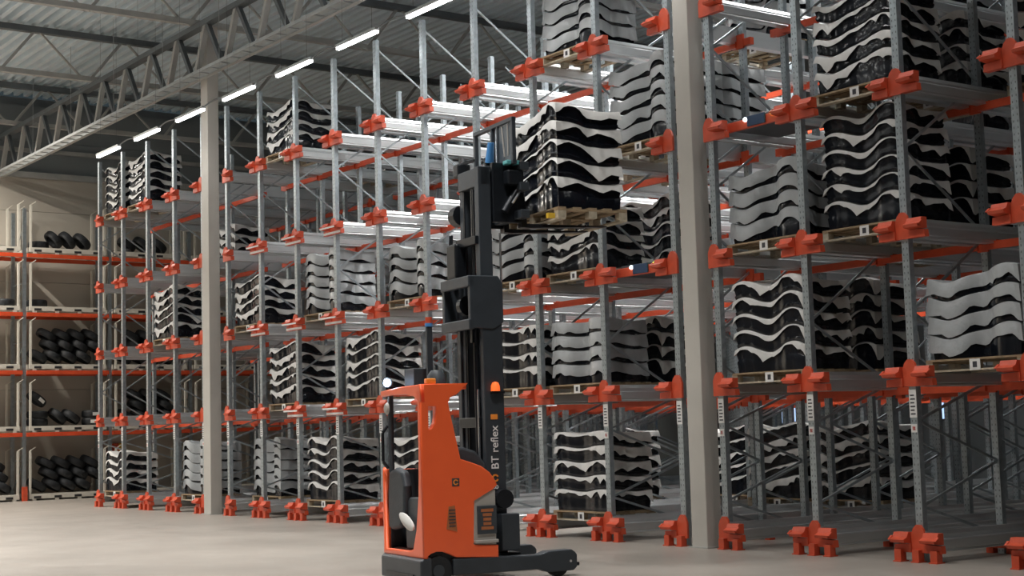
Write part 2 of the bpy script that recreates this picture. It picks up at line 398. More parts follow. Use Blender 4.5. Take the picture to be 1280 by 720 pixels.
def rack(key, label):
    xs = BLK[key]; nB = len(xs)
    r = empty('shuttle_rack', (xs[0], 0, 0)); tag(r, label, 'rack', 'shuttle racks')
    X0 = xs[0]
    far = MB()
    for i, X in enumerate(xs):
        lx = X-X0
        half = 1 if (i == 0) else (-1 if (i == nB-1 and key != 'C') else None)
        obj('upright', up_front, r, (lx, 0, 0))
        for j in range(1, NROW):
            obj('upright', up_rear, r, (lx, j*DR, 0))
        for l, z in enumerate(ZL):
            bm_ = (ft_full if half is None else ft_half[half]) if l == 0 else (br_full if half is None else br_half[half])
            b = obj('base_bracket' if l == 0 else 'rail_bracket', bm_, r, (lx, -.005, z))
            if key == 'B' and (l, i) in ((1, 2), (1, 3), (2, 1), (2, 2), (2, 3), (3, 1), (3, 2), (3, 3)):
                obj('label_strip', lab_strip, b)
            if half != -1: obj('rail', rail_r, r, (lx, 0, z))
            if half != 1: obj('rail', rail_l, r, (lx, 0, z))
            if l == 0:
                for j in (1, 2, 3): obj('rear_foot', foot_rear, r, (lx, j*DR, z))
            else:
                for j in (1, 3): obj('beam_saddle', saddle, r, (lx, j*DR, z))
                if i < nB-1:
                    for j in (1, 3, 5, 7): obj('cross_beam', xb, r, (lx, j*DR-.06, z))
        for me in brace_me:
            obj('brace', me, r, (lx, 0, 0)); obj('brace', me, r, (lx, 2*DR, 0))
        for j in (4, 6):
            for (ra, za), (rb, zb_) in zip(nodes[:-1], nodes[1:]):
                far.bar((lx, j*DR+.06+ra*(DR-.02), za), (lx, j*DR+.06+rb*(DR-.02), zb_), .022, .030)
        pl = obj('location_plate', plate, r, (lx, -.002, ZL[1]-.36)); obj('printed_lines', marks, pl)
        if i % 2 == 0 or key == 'C':
            tg = obj('warning_tag', redtag, r, (lx, -.002, ZL[1]-.66)); obj('tag_mark', redmark, tg)
    fb = obj('far_braces', far.mesh('far_braces', 'galv'), r); fb['kind'] = 'stuff'
    return r
rack('A', 'far block of galvanised shuttle racking with orange brackets by the tyre rack')
rack('B', 'long block of galvanised shuttle racking with orange brackets between the two columns')
rack('C', 'nearest block of galvanised shuttle racking with orange brackets beyond the thick column')

# ------------------------------------------------------------------ pallets and stacked panels
PW, PD, PH = 1.40, .95, .15
db_me = MB().box(-PW/2, PW/2, -.055, .055, .128, .15).mesh('deck_board', 'wood')
bb_me = MB().box(-.05, .05, -PD/2, PD/2, 0, .022).mesh('bottom_board', 'wood')
st_me = MB().box(-.05, .05, -PD/2, PD/2, .106, .128).mesh('stringer_board', 'wood')
bl_me = MB().box(-.05, .05, -.055, .055, .022, .106).mesh('block', 'wood_pale')
rim_me = MB().box(-PW/2, PW/2, -.05, .05, 0, .022).mesh('skirt_board', 'wood_pale')
cd_me = MB().box(-.075, .075, -.006, 0, .0, .13).mesh('label_card', 'card')
ck_me = MB().box(-.03, .03, -.008, -.006, .03, .10).mesh('card_print', 'ink')
def pallet(loc, rz, label, group, card=True):
    p = empty('wooden_pallet', loc, rz); tag(p, label, 'pallet', group)
    for k in range(5): obj('deck_board', db_me, p, (0, -PD/2+.055+k*(PD-.11)/4, 0))
    for x in (-PW/2+.05, 0, PW/2-.05):
        obj('stringer_board', st_me, p, (x, 0, 0))
        for yy in (-PD/2+.055, 0, PD/2-.055): obj('block', bl_me, p, (x, yy, 0))
    for yy in (-PD/2+.05, PD/2-.05): obj('skirt_board', rim_me, p, (0, yy, 0))
    if card:
        c = obj('label_card', cd_me, p, (.02, -PD/2-.001, .005)); obj('card_print', ck_me, c)
    return p

LH = .226
LW, LD = 1.34, .91
LBASE = .092
def layer_meshes(kind, prof_, seed, bottom):
    rng = random.Random(seed*7+{'w': 0, 's': 100, 'f': 200}[prof_]+(1000 if kind == 'grey' else 0))
    nx, ny = 30, 16
    A = .060
    def Hf(x, y):   # x, y in -.5...5 (front edge = -.5); the same for every layer of one profile so they nest
        s = x+.5
        if prof_ == 'w': front = A*math.cos(2*PI*1.45*(s-.14))*(.8+.3*s)
        elif prof_ == 's': front = A*(1.05*math.sin(2*PI*.86*(s-.52))+.25*math.cos(2*PI*2.2*s))
        else: front = .35*A*math.cos(2*PI*1.3*(s-.1))
        side = .020*math.sin(2*PI*(y+.5)*.85+.9)
        t = min(1, max(0, (y+.5)*1.2)); t = t*t*(3-2*t)
        return front*(1-t) + side*(.2+.8*max(0, s)**2)
    def plan(x, y):     # moulded outline: the front face is hollowed between lobes
        X = x*LW; Y = y*LD
        if kind == 'grey': d = .17*math.exp(-((x-.06)/.13)**2) + .03*math.exp(-((x+.47)/.05)**2)
        else: d = .05*math.exp(-((x-.02)/.16)**2)+.005*math.cos(2*PI*x*6.5)
        Y += d*min(1, max(0, (-y-.15)/.35))
        X -= (.05*math.exp(-((y+.02)/.12)**2)+.005*math.cos(2*PI*y*5))*min(1, max(0, (x-.2)/.3))
        return X, Y
    ring = [(-.5+i/nx, -.5) for i in range(nx)]+[(.5, -.5+j/ny) for j in range(ny)]+[(.5-i/nx, .5) for i in range(nx)]+[(-.5, .5-j/ny) for j in range(ny)]
    NR = len(ring)
    def ringpts(scale, dz, zs=None, flat=None):
        out = []
        for k, (x, y) in enumerate(ring):
            X, Y = plan(x, y)
            out.append((X*scale, Y*scale, flat if flat is not None else Hf(x, y)+(zs[k] if zs else dz)))
        return out
    def walls(mb, rings):
        vv = sum(rings, []); ff = []
        for a in range(len(rings)-1):
            for k in range(NR):
                k2 = (k+1) % NR; ff.append((a*NR+k, a*NR+k2, (a+1)*NR+k2, (a+1)*NR+k))
        mb.add(vv, ff)
    def grid(scale, dz, flat=None):
        vs_ = []; fs = []
        for j in range(ny+1):
            for i in range(nx+1):
                x, y = -.5+i/nx, -.5+j/ny; X, Y = plan(x, y)
                vs_.append((X*scale, Y*scale, flat if flat is not None else Hf(x, y)+dz))
        for j in range(ny):
            for i in range(nx):
                a = j*(nx+1)+i; fs.append((a, a+1, a+nx+2, a+nx+1))
        return vs_, fs
    B = LBASE
    # black shell with pressed ribs: bottom, waist, shoulder and lid
    mb = MB()
    fz = .002 if bottom else None
    walls(mb, [ringpts(.925, B+.006, None, fz), ringpts(.945, B+.045), ringpts(.925, B+.065), ringpts(.950, B+.14), ringpts(.940, B+LH-.014)])
    mb.add(*grid(.940, B+LH-.014)); mb.add(*grid(.925, B+.006, fz))
    shell = mb.mesh('shell_'+kind, 'black', True)
    # foam sheet: top plus a hanging border of uneven length
    base_d, sp_ = (.048, .028) if kind == 'dark' else (.165, .03)
    NC = 34
    coarse = [rng.uniform(-1, 1) for _ in range(NC)]
    tips = [(rng.randrange(NR), rng.uniform(.05, .12), rng.uniform(1.5, 4.5)) for _ in range(6 if kind == 'dark' else 2)]
    drop = []
    for k, (x, y) in enumerate(ring):
        f_ = k/NR*NC; i0 = int(f_); t = f_-i0; t = t*t*(3-2*t)
        d = base_d+sp_*(coarse[i0 % NC]*(1-t)+coarse[(i0+1) % NC]*t)
        d -= .25*Hf(x, y)
        if y > -.5 and kind == 'dark' and x > .49: d *= 1.55
        for kc, am, wd in tips:
            dd = min(abs(k-kc), NR-abs(k-kc)); d += max(0, am*(1-dd/wd))
        for kc in (0, nx, nx+ny, 2*nx+ny):      # corners hang lower
            dd = min(abs(k-kc), NR-abs(k-kc)); d += max(0, .07*(1-dd/2.6))
        drop.append(max(.02, min(d, LH-.016)))
    top = LH+B-.008
    zl = [top-d for d in drop]
    def flut(rg, am):
        ph = seed*1.7
        return [(X*(1+am*math.sin(k*1.3+ph)), Y*(1+am*math.sin(k*1.3+ph+.7)), Z) for k, (X, Y, Z) in enumerate(rg)]
    mb = MB(); mb.add(*grid(.962, top))
    walls(mb, [ringpts(.962, top), ringpts(.978, top-.010), flut(ringpts(1.010, 0, zl), .010), flut(ringpts(1.003, 0, zl), .010), ringpts(.966, top-.018)])
    foam = mb.mesh('foam_'+kind, 'foam_white' if kind == 'dark' else 'foam_grey', True)
    return shell, foam
VAR = {(k, p, bt): [layer_meshes(k, p, s_, bt) for s_ in range(3 if bt else 5)] for k in ('dark', 'grey') for p in 'wsf' for bt in (False, True)}
LEVN = ['floor level', 'first level', 'second level', 'third level', 'top level']
ORD = ['bottom', 'second', 'third', 'fourth', 'fifth', 'sixth', 'seventh']
NUM = ['first', 'second', 'third', 'fourth', 'fifth', 'sixth', 'seventh', 'eighth', 'ninth']
def bayname(blk, b):
    if blk == 'A': return '%s bay before the far column' % NUM[3-b]
    if blk == 'B': return '%s bay before the thick column' % NUM[8-b]
    return '%s bay past the thick column' % NUM[b]
def stack(base, rz, kind, n, where, rng, group, prof_='w'):
    for k in range(n):
        sh, fo = rng.choice(VAR[kind, prof_, k == 0])
        word = ORD[k] if k < n-1 else 'top'
        col = 'black panel in white foam' if kind == 'dark' else 'panel under grey film'
        p = empty('moulded_panel', (base[0], base[1], base[2]+k*LH), rz)
        tag(p, '%s %s, %s' % (word, col, where), 'panel', group)
        obj('shell', sh, p); obj('foam_sheet', fo, p)
def load(blk, b, l, kind='dark', n=5, y0=.10, dx=0, deep=0, card=True, pr=None):
    rng = random.Random('%s%d%d%d' % (blk, b, l, deep))
    X = (BLK[blk][b]+BLK[blk][b+1])/2+dx; z = ZL[l]+.001
    bn = bayname(blk, b)
    where = '%s, %s' % (LEVN[l], bn) + (', rear load' if deep == 1 else (', deep load' if deep == 2 else ''))
    pallet((X, y0+PD/2, z), 0, 'wooden pallet at %s' % where, 'pallets in the racks', card)
    stack((X, y0+PD/2, z+PH), 0, kind, n, where, rng, 'stacked panels in the racks', pr or rng.choice('ws'))

# block A
load('A', 0, 0, 'dark', 4); load('A', 3, 0, 'grey', 5)
load('A', 2, 2, 'dark', 5); load('A', 3, 3, 'dark', 3, .9)
load('A', 0, 4, 'dark', 5); load('A', 1, 4, 'dark', 5)
# block B
load('B', 0, 0, 'grey', 5, .5); load('B', 2, 0, 'dark', 5, pr='w'); load('B', 4, 0, 'dark', 5); load('B', 7, 0, 'dark', 5, pr='f')
load('B', 5, 0, 'dark', 5, 3.2, deep=2)
load('B', 1, 1, 'dark', 5); load('B', 3, 1, 'dark', 5); load('B', 6, 1, 'dark', 4, pr='f'); load('B', 7, 1, 'grey', 4, pr='f')
load('B', 0, 2, 'dark', 4); load('B', 2, 2, 'grey', 5); load('B', 4, 2, 'grey', 4); load('B', 6, 2, 'grey', 4); load('B', 7, 2, 'dark', 4, pr='s')
load('B', 7, 2, 'dark', 5, 1.7, deep=1)
load('B', 8, 3, 'grey', 5); load('B', 1, 4, 'dark', 4); load('B', 8, 3, 'grey', 5, 1.25, deep=1); load('B', 8, 4, 'grey', 5, 2.6, deep=2); load('B', 8, 2, 'dark', 5, 3.0, deep=2); load('B', 7, 1, 'dark', 4, 1.3, deep=1); load('B', 7, 3, 'dark', 4, 1.8, deep=2)  # rear and deep loads below the top level are added to block lamp light
load('B', 7, 4, 'grey', 5); load('B', 0, 4, 'dark', 2, 3.3, deep=2)
# block C
load('B', 8, 0, 'dark', 5, 4.4, deep=2); load('B', 7, 0, 'dark', 5, 4.4, deep=2); load('B', 6, 0, 'dark', 5, 5.0, deep=2)
load('C', 0, 1, 'dark', 5, pr='w'); load('C', 0, 1, 'dark', 5, 1.5, deep=1); load('C', 2, 1, 'grey', 4, pr='s')
load('C', 0, 2, 'grey', 4, pr='s'); load('C', 1, 2, 'dark', 6, .22, pr='w'); load('C', 1, 2, 'dark', 4, 1.55, deep=1)
load('C', 1, 3, 'dark', 5, .16, pr='s'); load('C', 1, 3, 'dark', 4, 1.6, deep=1)
load('C', 1, 4, 'dark', 5); load('C', 2, 4, 'dark', 5); load('C', 2, 3, 'dark', 5, 2.0, deep=2); load('C', 2, 2, 'dark', 5, 2.6, deep=2)  # unseen loads, added to stop lamp light falling into the lower lanes
load('C', 0, 2, 'dark', 5, 3.2, deep=2); load('C', 0, 3, 'dark', 4, 3.9, deep=2); load('C', 0, 4, 'grey', 5, 3.6, deep=2)  # the second-level deep load is added to keep light off the lanes below

# ------------------------------------------------------------------ pallet shuttles
def shuttle(X, z, label):
    s = empty('pallet_shuttle', (X, .12, z+.003)); tag(s, label, 'shuttle', 'pallet shuttles')
    obj('body', MB().box(-.55, .55, .02, .95, -.06, .10).mesh('body', 'mast'), s, bevel=.02)
    obj('bumper', MB().box(-.60, .60, -.03, .02, -.075, .06).mesh('bumper', 'orange'), s, bevel=.01)
    obj('control_box', MB().box(-.17, .17, -.06, -.03, -.06, .085).mesh('control_box', 'navy'), s, bevel=.01)
    obj('indicator_lamp', MB().cyl((-.22, -.05, .05), (-.22, -.025, .05), .028, n=12).mesh('lamp', 'lamp_cyan'), s)
    obj('indicator_lamp', MB().cyl((.30, -.05, .05), (.30, -.025, .05), .025, n=12).mesh('lamp2', 'lamp_green'), s)
    for sx in (-1, 1):
        for yy in (.15, .8): obj('wheel', MB().cyl((sx*.60, yy, .045), (sx*.66, yy, .045), .045, n=12).mesh('wheel', 'tyre'), s)
shuttle((BLK['B'][8]+BLK['B'][9])/2, ZL[2], 'orange and black pallet shuttle with small lights, second level beside the thick column')
shuttle((BLK['C'][0]+BLK['C'][1])/2, ZL[3], 'orange and black pallet shuttle with small lights, third level past the thick column')

# ------------------------------------------------------------------ tyre rack at the end wall
TX = -14.6; TB = [-5.30, -2.60, .10, 2.79, 5.48, 8.17, 10.86]; TZ = [0.0, 2.05, 3.93, 5.70, 7.51]
tr = empty('tyre_rack', (TX, 0, 0)); tag(tr, 'tall pallet rack with orange beams holding tyres along the beige end wall', 'rack')
tu = MB().prism(c_profile(.11, .09), 0, 8.9, 'z').mesh('rack_upright', 'galv')
tf = MB().box(-.07, .07, -.09, .05, 0, .42).mesh('upright_guard', 'orange')
tb_me = MB().prism([(-.03, -.12), (.03, -.12), (.03, -.03), (.015, -.03), (.015, 0), (-.03, 0)], .06, 2.63, 'y').mesh('beam', 'beam_orange')
tbr = [MB().bar((-1.05, 0, .3+k*.9), (-.05, 0, .3+k*.9+(.9 if k % 2 == 0 else 0)), .03, .03).mesh('frame_brace', 'galv') for k in range(9)]
for yv in TB:
    for xx in (0, -1.1): obj('rack_upright', tu, tr, (xx, yv, 0), (0, 0, PI/2))
    obj('upright_guard', tf, tr, (.03, yv, 0), (0, 0, PI/2))
    for me in tbr: obj('frame_brace', me, tr, (0, yv, 0))
for yv in TB[:-1]:
    for z in TZ[1:]:
        for xx in (.05, -1.12): obj('beam', tb_me, tr, (xx, yv, z))
# cream post pallets
pp_base = MB().box(-1.15, .05, -1.20, 1.20, .05, .19).mesh('deck', 'cream')
slot_me = MB().box(.05, .056, -.11, .11, .06, .13).mesh('fork_slot', 'slot')
foot_me = MB().box(-1.15, .05, -.06, .06, 0, .05).mesh('runner', 'cream')
post_me = MB().box(-.03, .03, -.03, .03, .19, 1.5).mesh('post', 'cream')
hook_me = MB().cyl((0, 0, 1.5), (.14, .12, 1.60), .012, n=6).mesh('hook', 'cream')
LV = ['floor', 'first shelf', 'second shelf', 'third shelf', 'top shelf']
BN = ['edge', 'edge', 'open', 'half hidden', 'hidden', 'hidden']
def bn_text(b): return {1: 'the bay cut by the picture edge', 2: 'the open bay', 3: 'the bay behind the far rack', 4: 'the bay behind the far column', 0: 'a bay out of view', 5: 'a bay behind the long rack'}[b]
for b in range(1, 5):
    for l, z in enumerate(TZ):
        yc = (TB[b]+TB[b+1])/2
        p = empty('post_pallet', (TX, yc, z+.003)); tag(p, 'cream steel post pallet on the %s in %s' % (LV[l], bn_text(b)), 'pallet', 'post pallets in the tyre rack')
        obj('deck', pp_base, p)
        for s in (-1.05, -.35, .35, 1.05): obj('runner', foot_me, p, (0, s, 0))
        for s in (-.95, -.32, .30, .90): obj('fork_slot', slot_me, p, (0, s, 0))
        for sx in (-1.1, 0.0):
            for sy in (-1.16, 1.16):
                po = obj('post', post_me, p, (sx, sy, 0)); obj('hook', hook_me, po)
# tyres
tp = [(.19, -.07), (.205, -.095), (.25, -.112), (.285, -.108), (.305, -.085), (.315, -.04), (.315, .04), (.305, .085), (.285, .108), (.25, .112), (.205, .095), (.19, .07)]
ty_me = MB().lathe(tp, 26, 'z', True).mesh('tyre', 'tyre', True)
gr = MB()
for i in range(3):
    h = -.045+.045*i
    gr.lathe([(.3165, h-.006), (.3185, h-.004), (.3185, h+.004), (.3165, h+.006)], 26, 'z', True)
gr_me = gr.mesh('tread_rib', 'tyre', True)
tl_me = MB().box(-.11, .11, .312, .318, -.05, .05).mesh('sticker', 'card')
def tyre(x, y, z, tilt=0, label='', group='tyres in the tyre rack', sticker=None, axis=0, spin=0):
    o = obj('tyre', ty_me, None, (x, y, z), (tilt, axis, spin)); tag(o, label, 'tyre', group)
    tr_ = obj('tread', gr_me, o)
    if sticker is not None: obj('sticker', tl_me, o, (0, 0, 0), (0, 0, sticker))
    return o
FZ = .19
def flat(b, l, y, k, label, sticker=None, x=-.38):
    tyre(TX+x, TB[b]+y, TZ[l]+FZ+.119+k*.230, 0, label, sticker=sticker)
def heap(b, l, y0, rows, where, shrink=0):
    names_ = ['bottom', 'second', 'third', 'fourth', 'fifth']
    for r_, cnt in enumerate(rows):
        for k in range(cnt):
            lean(b, l, y0+k*.462+(-.555*r_) % .462, -30, '%s black tyre along the %s row on the %s' % (NUM[k], 'top' if r_ == len(rows)-1 else names_[r_], where), zo=r_*.325)
def lean(b, l, y, ang, label, zo=.0, x=-.40):
    # tyre tipped about the x axis, resting on its tread
    a = math.radians(ang)
    h = .315*abs(math.sin(a))+.112*abs(math.cos(a))+.006
    tyre(TX+x, TB[b]+y, TZ[l]+FZ+h+zo, a, label)
# open bay, top shelf
flat(2, 4, .55, 0, 'black tyre lying flat at the foot of the leaning tyres, top shelf')
lean(2, 4, 1.02, -48, 'first leaning black tyre beside the flat one on the top shelf')
lean(2, 4, 1.45, -50, 'middle of three leaning black tyres on the top shelf')
lean(2, 4, 1.92, -44, 'last of three leaning black tyres on the top shelf')
flat(2, 3, .50, 0, 'single black tyre lying flat on the third shelf of the open bay')
flat(1, 3, 2.2, 0, 'single black tyre lying flat on the third shelf at the picture edge')
heap(2, 2, .52, (4, 4, 4), 'second shelf of the open bay')
for k in range(2): flat(2, 1, .52, k, ['lower black tyre of the flat pair by the cream post, first shelf', 'upper black tyre of the flat pair by the cream post, first shelf'][k])
lean(2, 1, 1.14, -40, 'tipped black tyre with white sticker next to the flat pair, first shelf')
tyre(TX-.4, TB[2]+.50, TZ[1]+FZ+.83, math.radians(-38), 'topmost tipped black tyre in the corner heap on the first shelf', sticker=-1.3)
lean(2, 1, 1.56, -34, 'low tipped black tyre at the end of the corner heap, first shelf')
flat(2, 1, 2.24, 0, 'lower stickered tyre of the separate pair on the first shelf', -1.7)
flat(2, 1, 2.24, 1, 'upper stickered tyre of the separate pair on the first shelf', -1.5)
heap(2, 0, .50, (4, 4, 4), 'floor of the open bay')
heap(1, 0, 1.2, (3, 2, 2), 'floor at the picture edge')
# bay behind the far rack
lean(3, 4, .70, -35, 'first tipped tyre on the top shelf behind the far rack'); lean(3, 4, 1.20, -42, 'second tipped tyre on the top shelf behind the far rack'); lean(3, 4, 1.75, -38, 'third tipped tyre on the top shelf behind the far rack')
heap(3, 2, .55, (4, 4, 2), 'second shelf behind the far rack')
heap(3, 1, .65, (4, 3, 3), 'first shelf behind the far rack')
# small orange first-aid style box on the wall
bx = empty('wall_box', (XW+.01, 3.55, 1.45)); tag(bx, 'small orange and yellow box on the end wall low behind the far rack', 'box')
obj('case', MB().box(0, .12, -.26, .08, -.15, .2).mesh('case', 'orange'), bx, bevel=.01); obj('side_stripe', MB().box(0, .125, .08, .18, -.15, .2).mesh('stripe', 'yellow'), bx)

# ------------------------------------------------------------------ reach truck
RHO = math.radians(9)
TO = Vector((17.252, -3.912, 0))
T = empty('reach_truck', TO, PI/2-RHO); tag(T, 'orange reach truck with a tall charcoal mast lifting a load', 'forklift')
def poly(name, outline, holes, y0, y1, m, parent, plane='xz', bevel=.012):
    cu = bpy.data.curves.new(name, 'CURVE'); cu.dimensions = '2D'; cu.fill_mode = 'BOTH'
    t = abs(y1-y0)/2; cu.extrude = max(t-bevel, .001); cu.bevel_depth = bevel; cu.bevel_resolution = 2; cu.offset = -bevel
    for pts_ in [outline]+holes:
        sp = cu.splines.new('POLY'); sp.points.add(len(pts_)-1); sp.use_cyclic_u = True
        for p, q in zip(sp.points, pts_): p.co = (q[0], q[1], 0, 1)
    tmp = bpy.data.objects.new(name+'_src', cu); COL.objects.link(tmp)
    me = bpy.data.meshes.new_from_object(tmp.evaluated_get(bpy.context.evaluated_depsgraph_get()))
    bpy.data.objects.remove(tmp)
    c = (y0+y1)/2
    if plane == 'xz': mx = Matrix(((1, 0, 0, 0), (0, 0, -1, c), (0, 1, 0, 0), (0, 0, 0, 1)))
    else: mx = Matrix(((0, 0, 1, c), (1, 0, 0, 0), (0, 1, 0, 0), (0, 0, 0, 1)))
    me.transform(mx); me.materials.clear(); me.materials.append(M[m])
    return obj(name, me, parent)
def arc(cx, cz, r, a0, a1, n=6): return [(cx+r*math.cos(math.radians(a0+(a1-a0)*i/n)), cz+r*math.sin(math.radians(a0+(a1-a0)*i/n))) for i in range(n+1)]
W = 1.20
# right side: body flank and overhead pillar in one orange pressing
side = [(-1.66, .31), (-1.63, .31), (-1.57, .355), (-1.50, .375), (-1.42, .37), (-1.34, .34), (-1.26, .30), (-.73, .27), (-.73, .41), (-1.04, .43), (-1.02, .92), (-.78, 1.04),
        (-.725, 1.09), (-.76, 1.16), (-.82, 1.24), (-.92, 1.31), (-1.04, 1.355), (-1.18, 1.40), (-1.30, 1.95), (-1.315, 2.04), (-1.29, 2.10), (-1.20, 2.135), (-1.06, 2.26), (-1.64, 2.255), (-1.66, 2.24)]
slot = [(-1.565, 2.0), (-1.565, 1.745), (-1.53, 1.755), (-1.49, 1.82), (-1.475, 1.90), (-1.475, 2.0)]
poly('side_panel', side, [slot[::-1]], 0, .10, 'truck_orange', T)
# pillar return around the rear corner
poly('rear_shell', [(.0, .305), (.012, 2.24), (.03, 2.245), (.10, 2.13), (.09, 1.54), (.12, 1.0), (.20, .62), (.30, .40), (.42, .375), (1.13, .365), (1.145, 1.27), (1.19, 1.31), (1.2, 1.25), (1.2, .30)], [], -1.665, -1.60, 'truck_orange', T, 'yz', .02)
poly('side_panel', [(-1.62, .3), (-.75, .28), (-.75, 1.1), (-1.2, 1.28), (-1.62, 1.29)], [], W-.05, W, 'truck_orange', T)
# overhead guard: rims and bars
poly('guard_rim', [(.0, 2.25), (.6, 2.245), (1.2, 2.215), (1.215, 2.17), (1.2, 2.145), (.85, 2.155), (.40, 2.145), (.2, 2.12), (.06, 2.06), (.0, 2.05)], [], -1.665, -1.60, 'truck_orange', T, 'yz', .012)
obj('guard_rim', MB().box(-1.62, -1.06, W-.06, W, 2.15, 2.22).mesh('guard_rim', 'truck_orange'), T, bevel=.015)
obj('guard_rim', MB().box(-1.12, -1.06, .05, W-.03, 2.19, 2.26).mesh('guard_rim', 'truck_orange'), T, bevel=.015)
for k in range(6): obj('guard_bar', MB().box(-1.62, -1.1, .17+k*.17, .20+k*.17, 2.16, 2.21).mesh('guard_bar', 'mast'), T)
pl_ = MB().cyl((-1.60, 1.05, 1.25), (-1.60, 1.05, 2.16), .035, n=12); obj('rear_pillar', pl_.mesh('rear_pillar', 'cab', True), T)
hm = MB()
hp = [Vector((-1.64, 1.06, 1.30)), Vector((-1.70, 1.07, 1.38)), Vector((-1.70, 1.07, 1.72)), Vector((-1.64, 1.06, 1.80))]
for a, b in zip(hp[:-1], hp[1:]): hm.cyl(a, b, .02, n=8)
obj('grab_handle', hm.mesh('grab_handle', 'mast_dark', True), T)
# chassis
obj('bumper', MB().prism([(-1.70, .04), (-1.70, .28), (-1.64, .315), (-1.56, .315), (-1.56, .04)], .0, W, 'y').mesh('bumper', 'mast'), T, bevel=.02)
obj('bumper_step', MB().box(-1.715, -1.69, .20, 1.0, .09, .12).mesh('bumper_step', 'mast_dark'), T)
obj('chassis', MB().box(-1.56, -.72, .06, W-.06, .10, .38).mesh('chassis', 'mast_dark'), T)
arch = MB().cyl((-1.47, .03, .16), (-1.47, .35, .16), .165, n=24)
dw = obj('drive_wheel', arch.mesh('drive_wheel', 'tyre'), T); obj('wheel_hub', MB().cyl((-1.47, .02, .16), (-1.47, .035, .16), .07, n=16).mesh('hub', 'mast'), dw)
# battery box and panels
obj('battery_box', MB().box(-1.04, -.745, .02, W-.08, .36, 1.04).mesh('battery_box', 'truck_grey'), T, bevel=.01)
obj('battery_ledge', MB().box(-1.03, -.735, -.02, .04, .44, .475).mesh('battery_ledge', 'truck_grey'), T, bevel=.006)
ip = obj('information_plate', MB().box(-.985, -.745, .0, .018, .54, .86).mesh('information_plate', 'cab'), T, bevel=.004)
for k, wd in enumerate((.11, .08, .07, .07, .11)):
    obj('printed_line', MB().box(-.865-wd*.7, -.865+wd*.7, -.003, .0, .79-k*.05, .825-k*.05).mesh('printed_line', 'print_orange'), ip)
obj('vent_grille', MB().prism([(-1.375, .62), (-1.345, .87), (-1.27, .88), (-1.245, .585)], -.006, .004, 'y').mesh('vent_grille', 'print_orange'), T)
for k in range(6): obj('vent_slat', MB().box(-1.345, -1.265, -.012, .0, .645+k*.036, .657+k*.036).mesh('vent_slat', 'ink'), T)
# cab interior
obj('cab_liner', MB().box(-1.59, -1.06, W-.075, W-.055, .37, 1.28).mesh('cab_liner', 'cab'), T)
obj('cab_floor', MB().box(-1.58, -1.04, .08, W-.06, .33, .37).mesh('cab_floor', 'cab'), T)
obj('cab_bulkhead', MB().box(-1.10, -1.04, .08, W-.05, .35, 1.30).mesh('cab_bulkhead', 'mast_dark'), T)
st = obj('seat', MB().box(-1.53, -1.14, .62, 1.0, .62, .74).mesh('seat', 'seat'), T, bevel=.04, segs=3)
obj('backrest', MB().prism([(.98, .58), (.72, .62), (.60, .80), (.58, 1.10), (.66, 1.27), (.86, 1.31), (1.06, 1.26), (1.10, 1.0), (1.10, .60)], -1.64, -1.53, 'x').mesh('backrest', 'seat'), st, bevel=.04, segs=3)
cs = obj('console', MB().prism([(.12, .38), (.66, .38), (.68, .70), (.62, .76), (.60, .93), (.54, .97), (.10, .97)], -1.595, -1.30, 'x').mesh('console', 'cab'), T, bevel=.02)
obj('control_knob', MB().cyl((-1.60, .66, .74), (-1.60, .66, .84), .03, .022, 12).mesh('control_knob', 'orange', True), cs)
gl = MB().lathe([(0, -.05), (.05, -.048), (.085, -.02), (.08, .02), (.05, .045), (0, .05)], 14, 'x'); gl = gl.mesh('glove', 'card', True)
gv = obj('work_glove', gl, None, TO); tag(gv, 'crumpled white work glove on the console of the reach truck', 'glove')
gv.rotation_euler = (0.35, 0, PI/2-RHO); gv.scale = (.6, 2.6, .85)
gv.location = T.matrix_basis @ Vector((-1.66, .47, .70))
sw_ = MB()
for i in range(20):
    a, b = 2*PI*i/20, 2*PI*(i+1)/20
    sw_.cyl((-1.35+.12*math.cos(a), .40+.16*math.sin(a), 1.40+.03*math.cos(a)), (-1.35+.12*math.cos(b), .40+.16*math.sin(b), 1.40+.03*math.cos(b)), .016, n=8)
stw = obj('steering_wheel', sw_.mesh('steering_wheel', 'cab', True), T); obj('steering_column', MB().cyl((-1.3, .42, .95), (-1.35, .40, 1.40), .035, n=10).mesh('steering_column', 'mast_dark'), stw)
obj('steering_boss', MB().cyl((-1.35, .40, 1.385), (-1.35, .40, 1.43), .075, .05, 14).mesh('boss', 'truck_grey', True), stw)
obj('dash_display', MB().box(-1.28, -1.20, .45, .75, 1.0, 1.25).mesh('dash', 'mast_dark'), T, bevel=.02)
obj('bonnet', MB().prism([(-1.24, 1.30), (-.80, 1.20), (-.80, 1.34), (-.92, 1.48), (-1.10, 1.54), (-1.22, 1.50)], .14, 1.0, 'y').mesh('bonnet', 'cab'), T, bevel=.03)
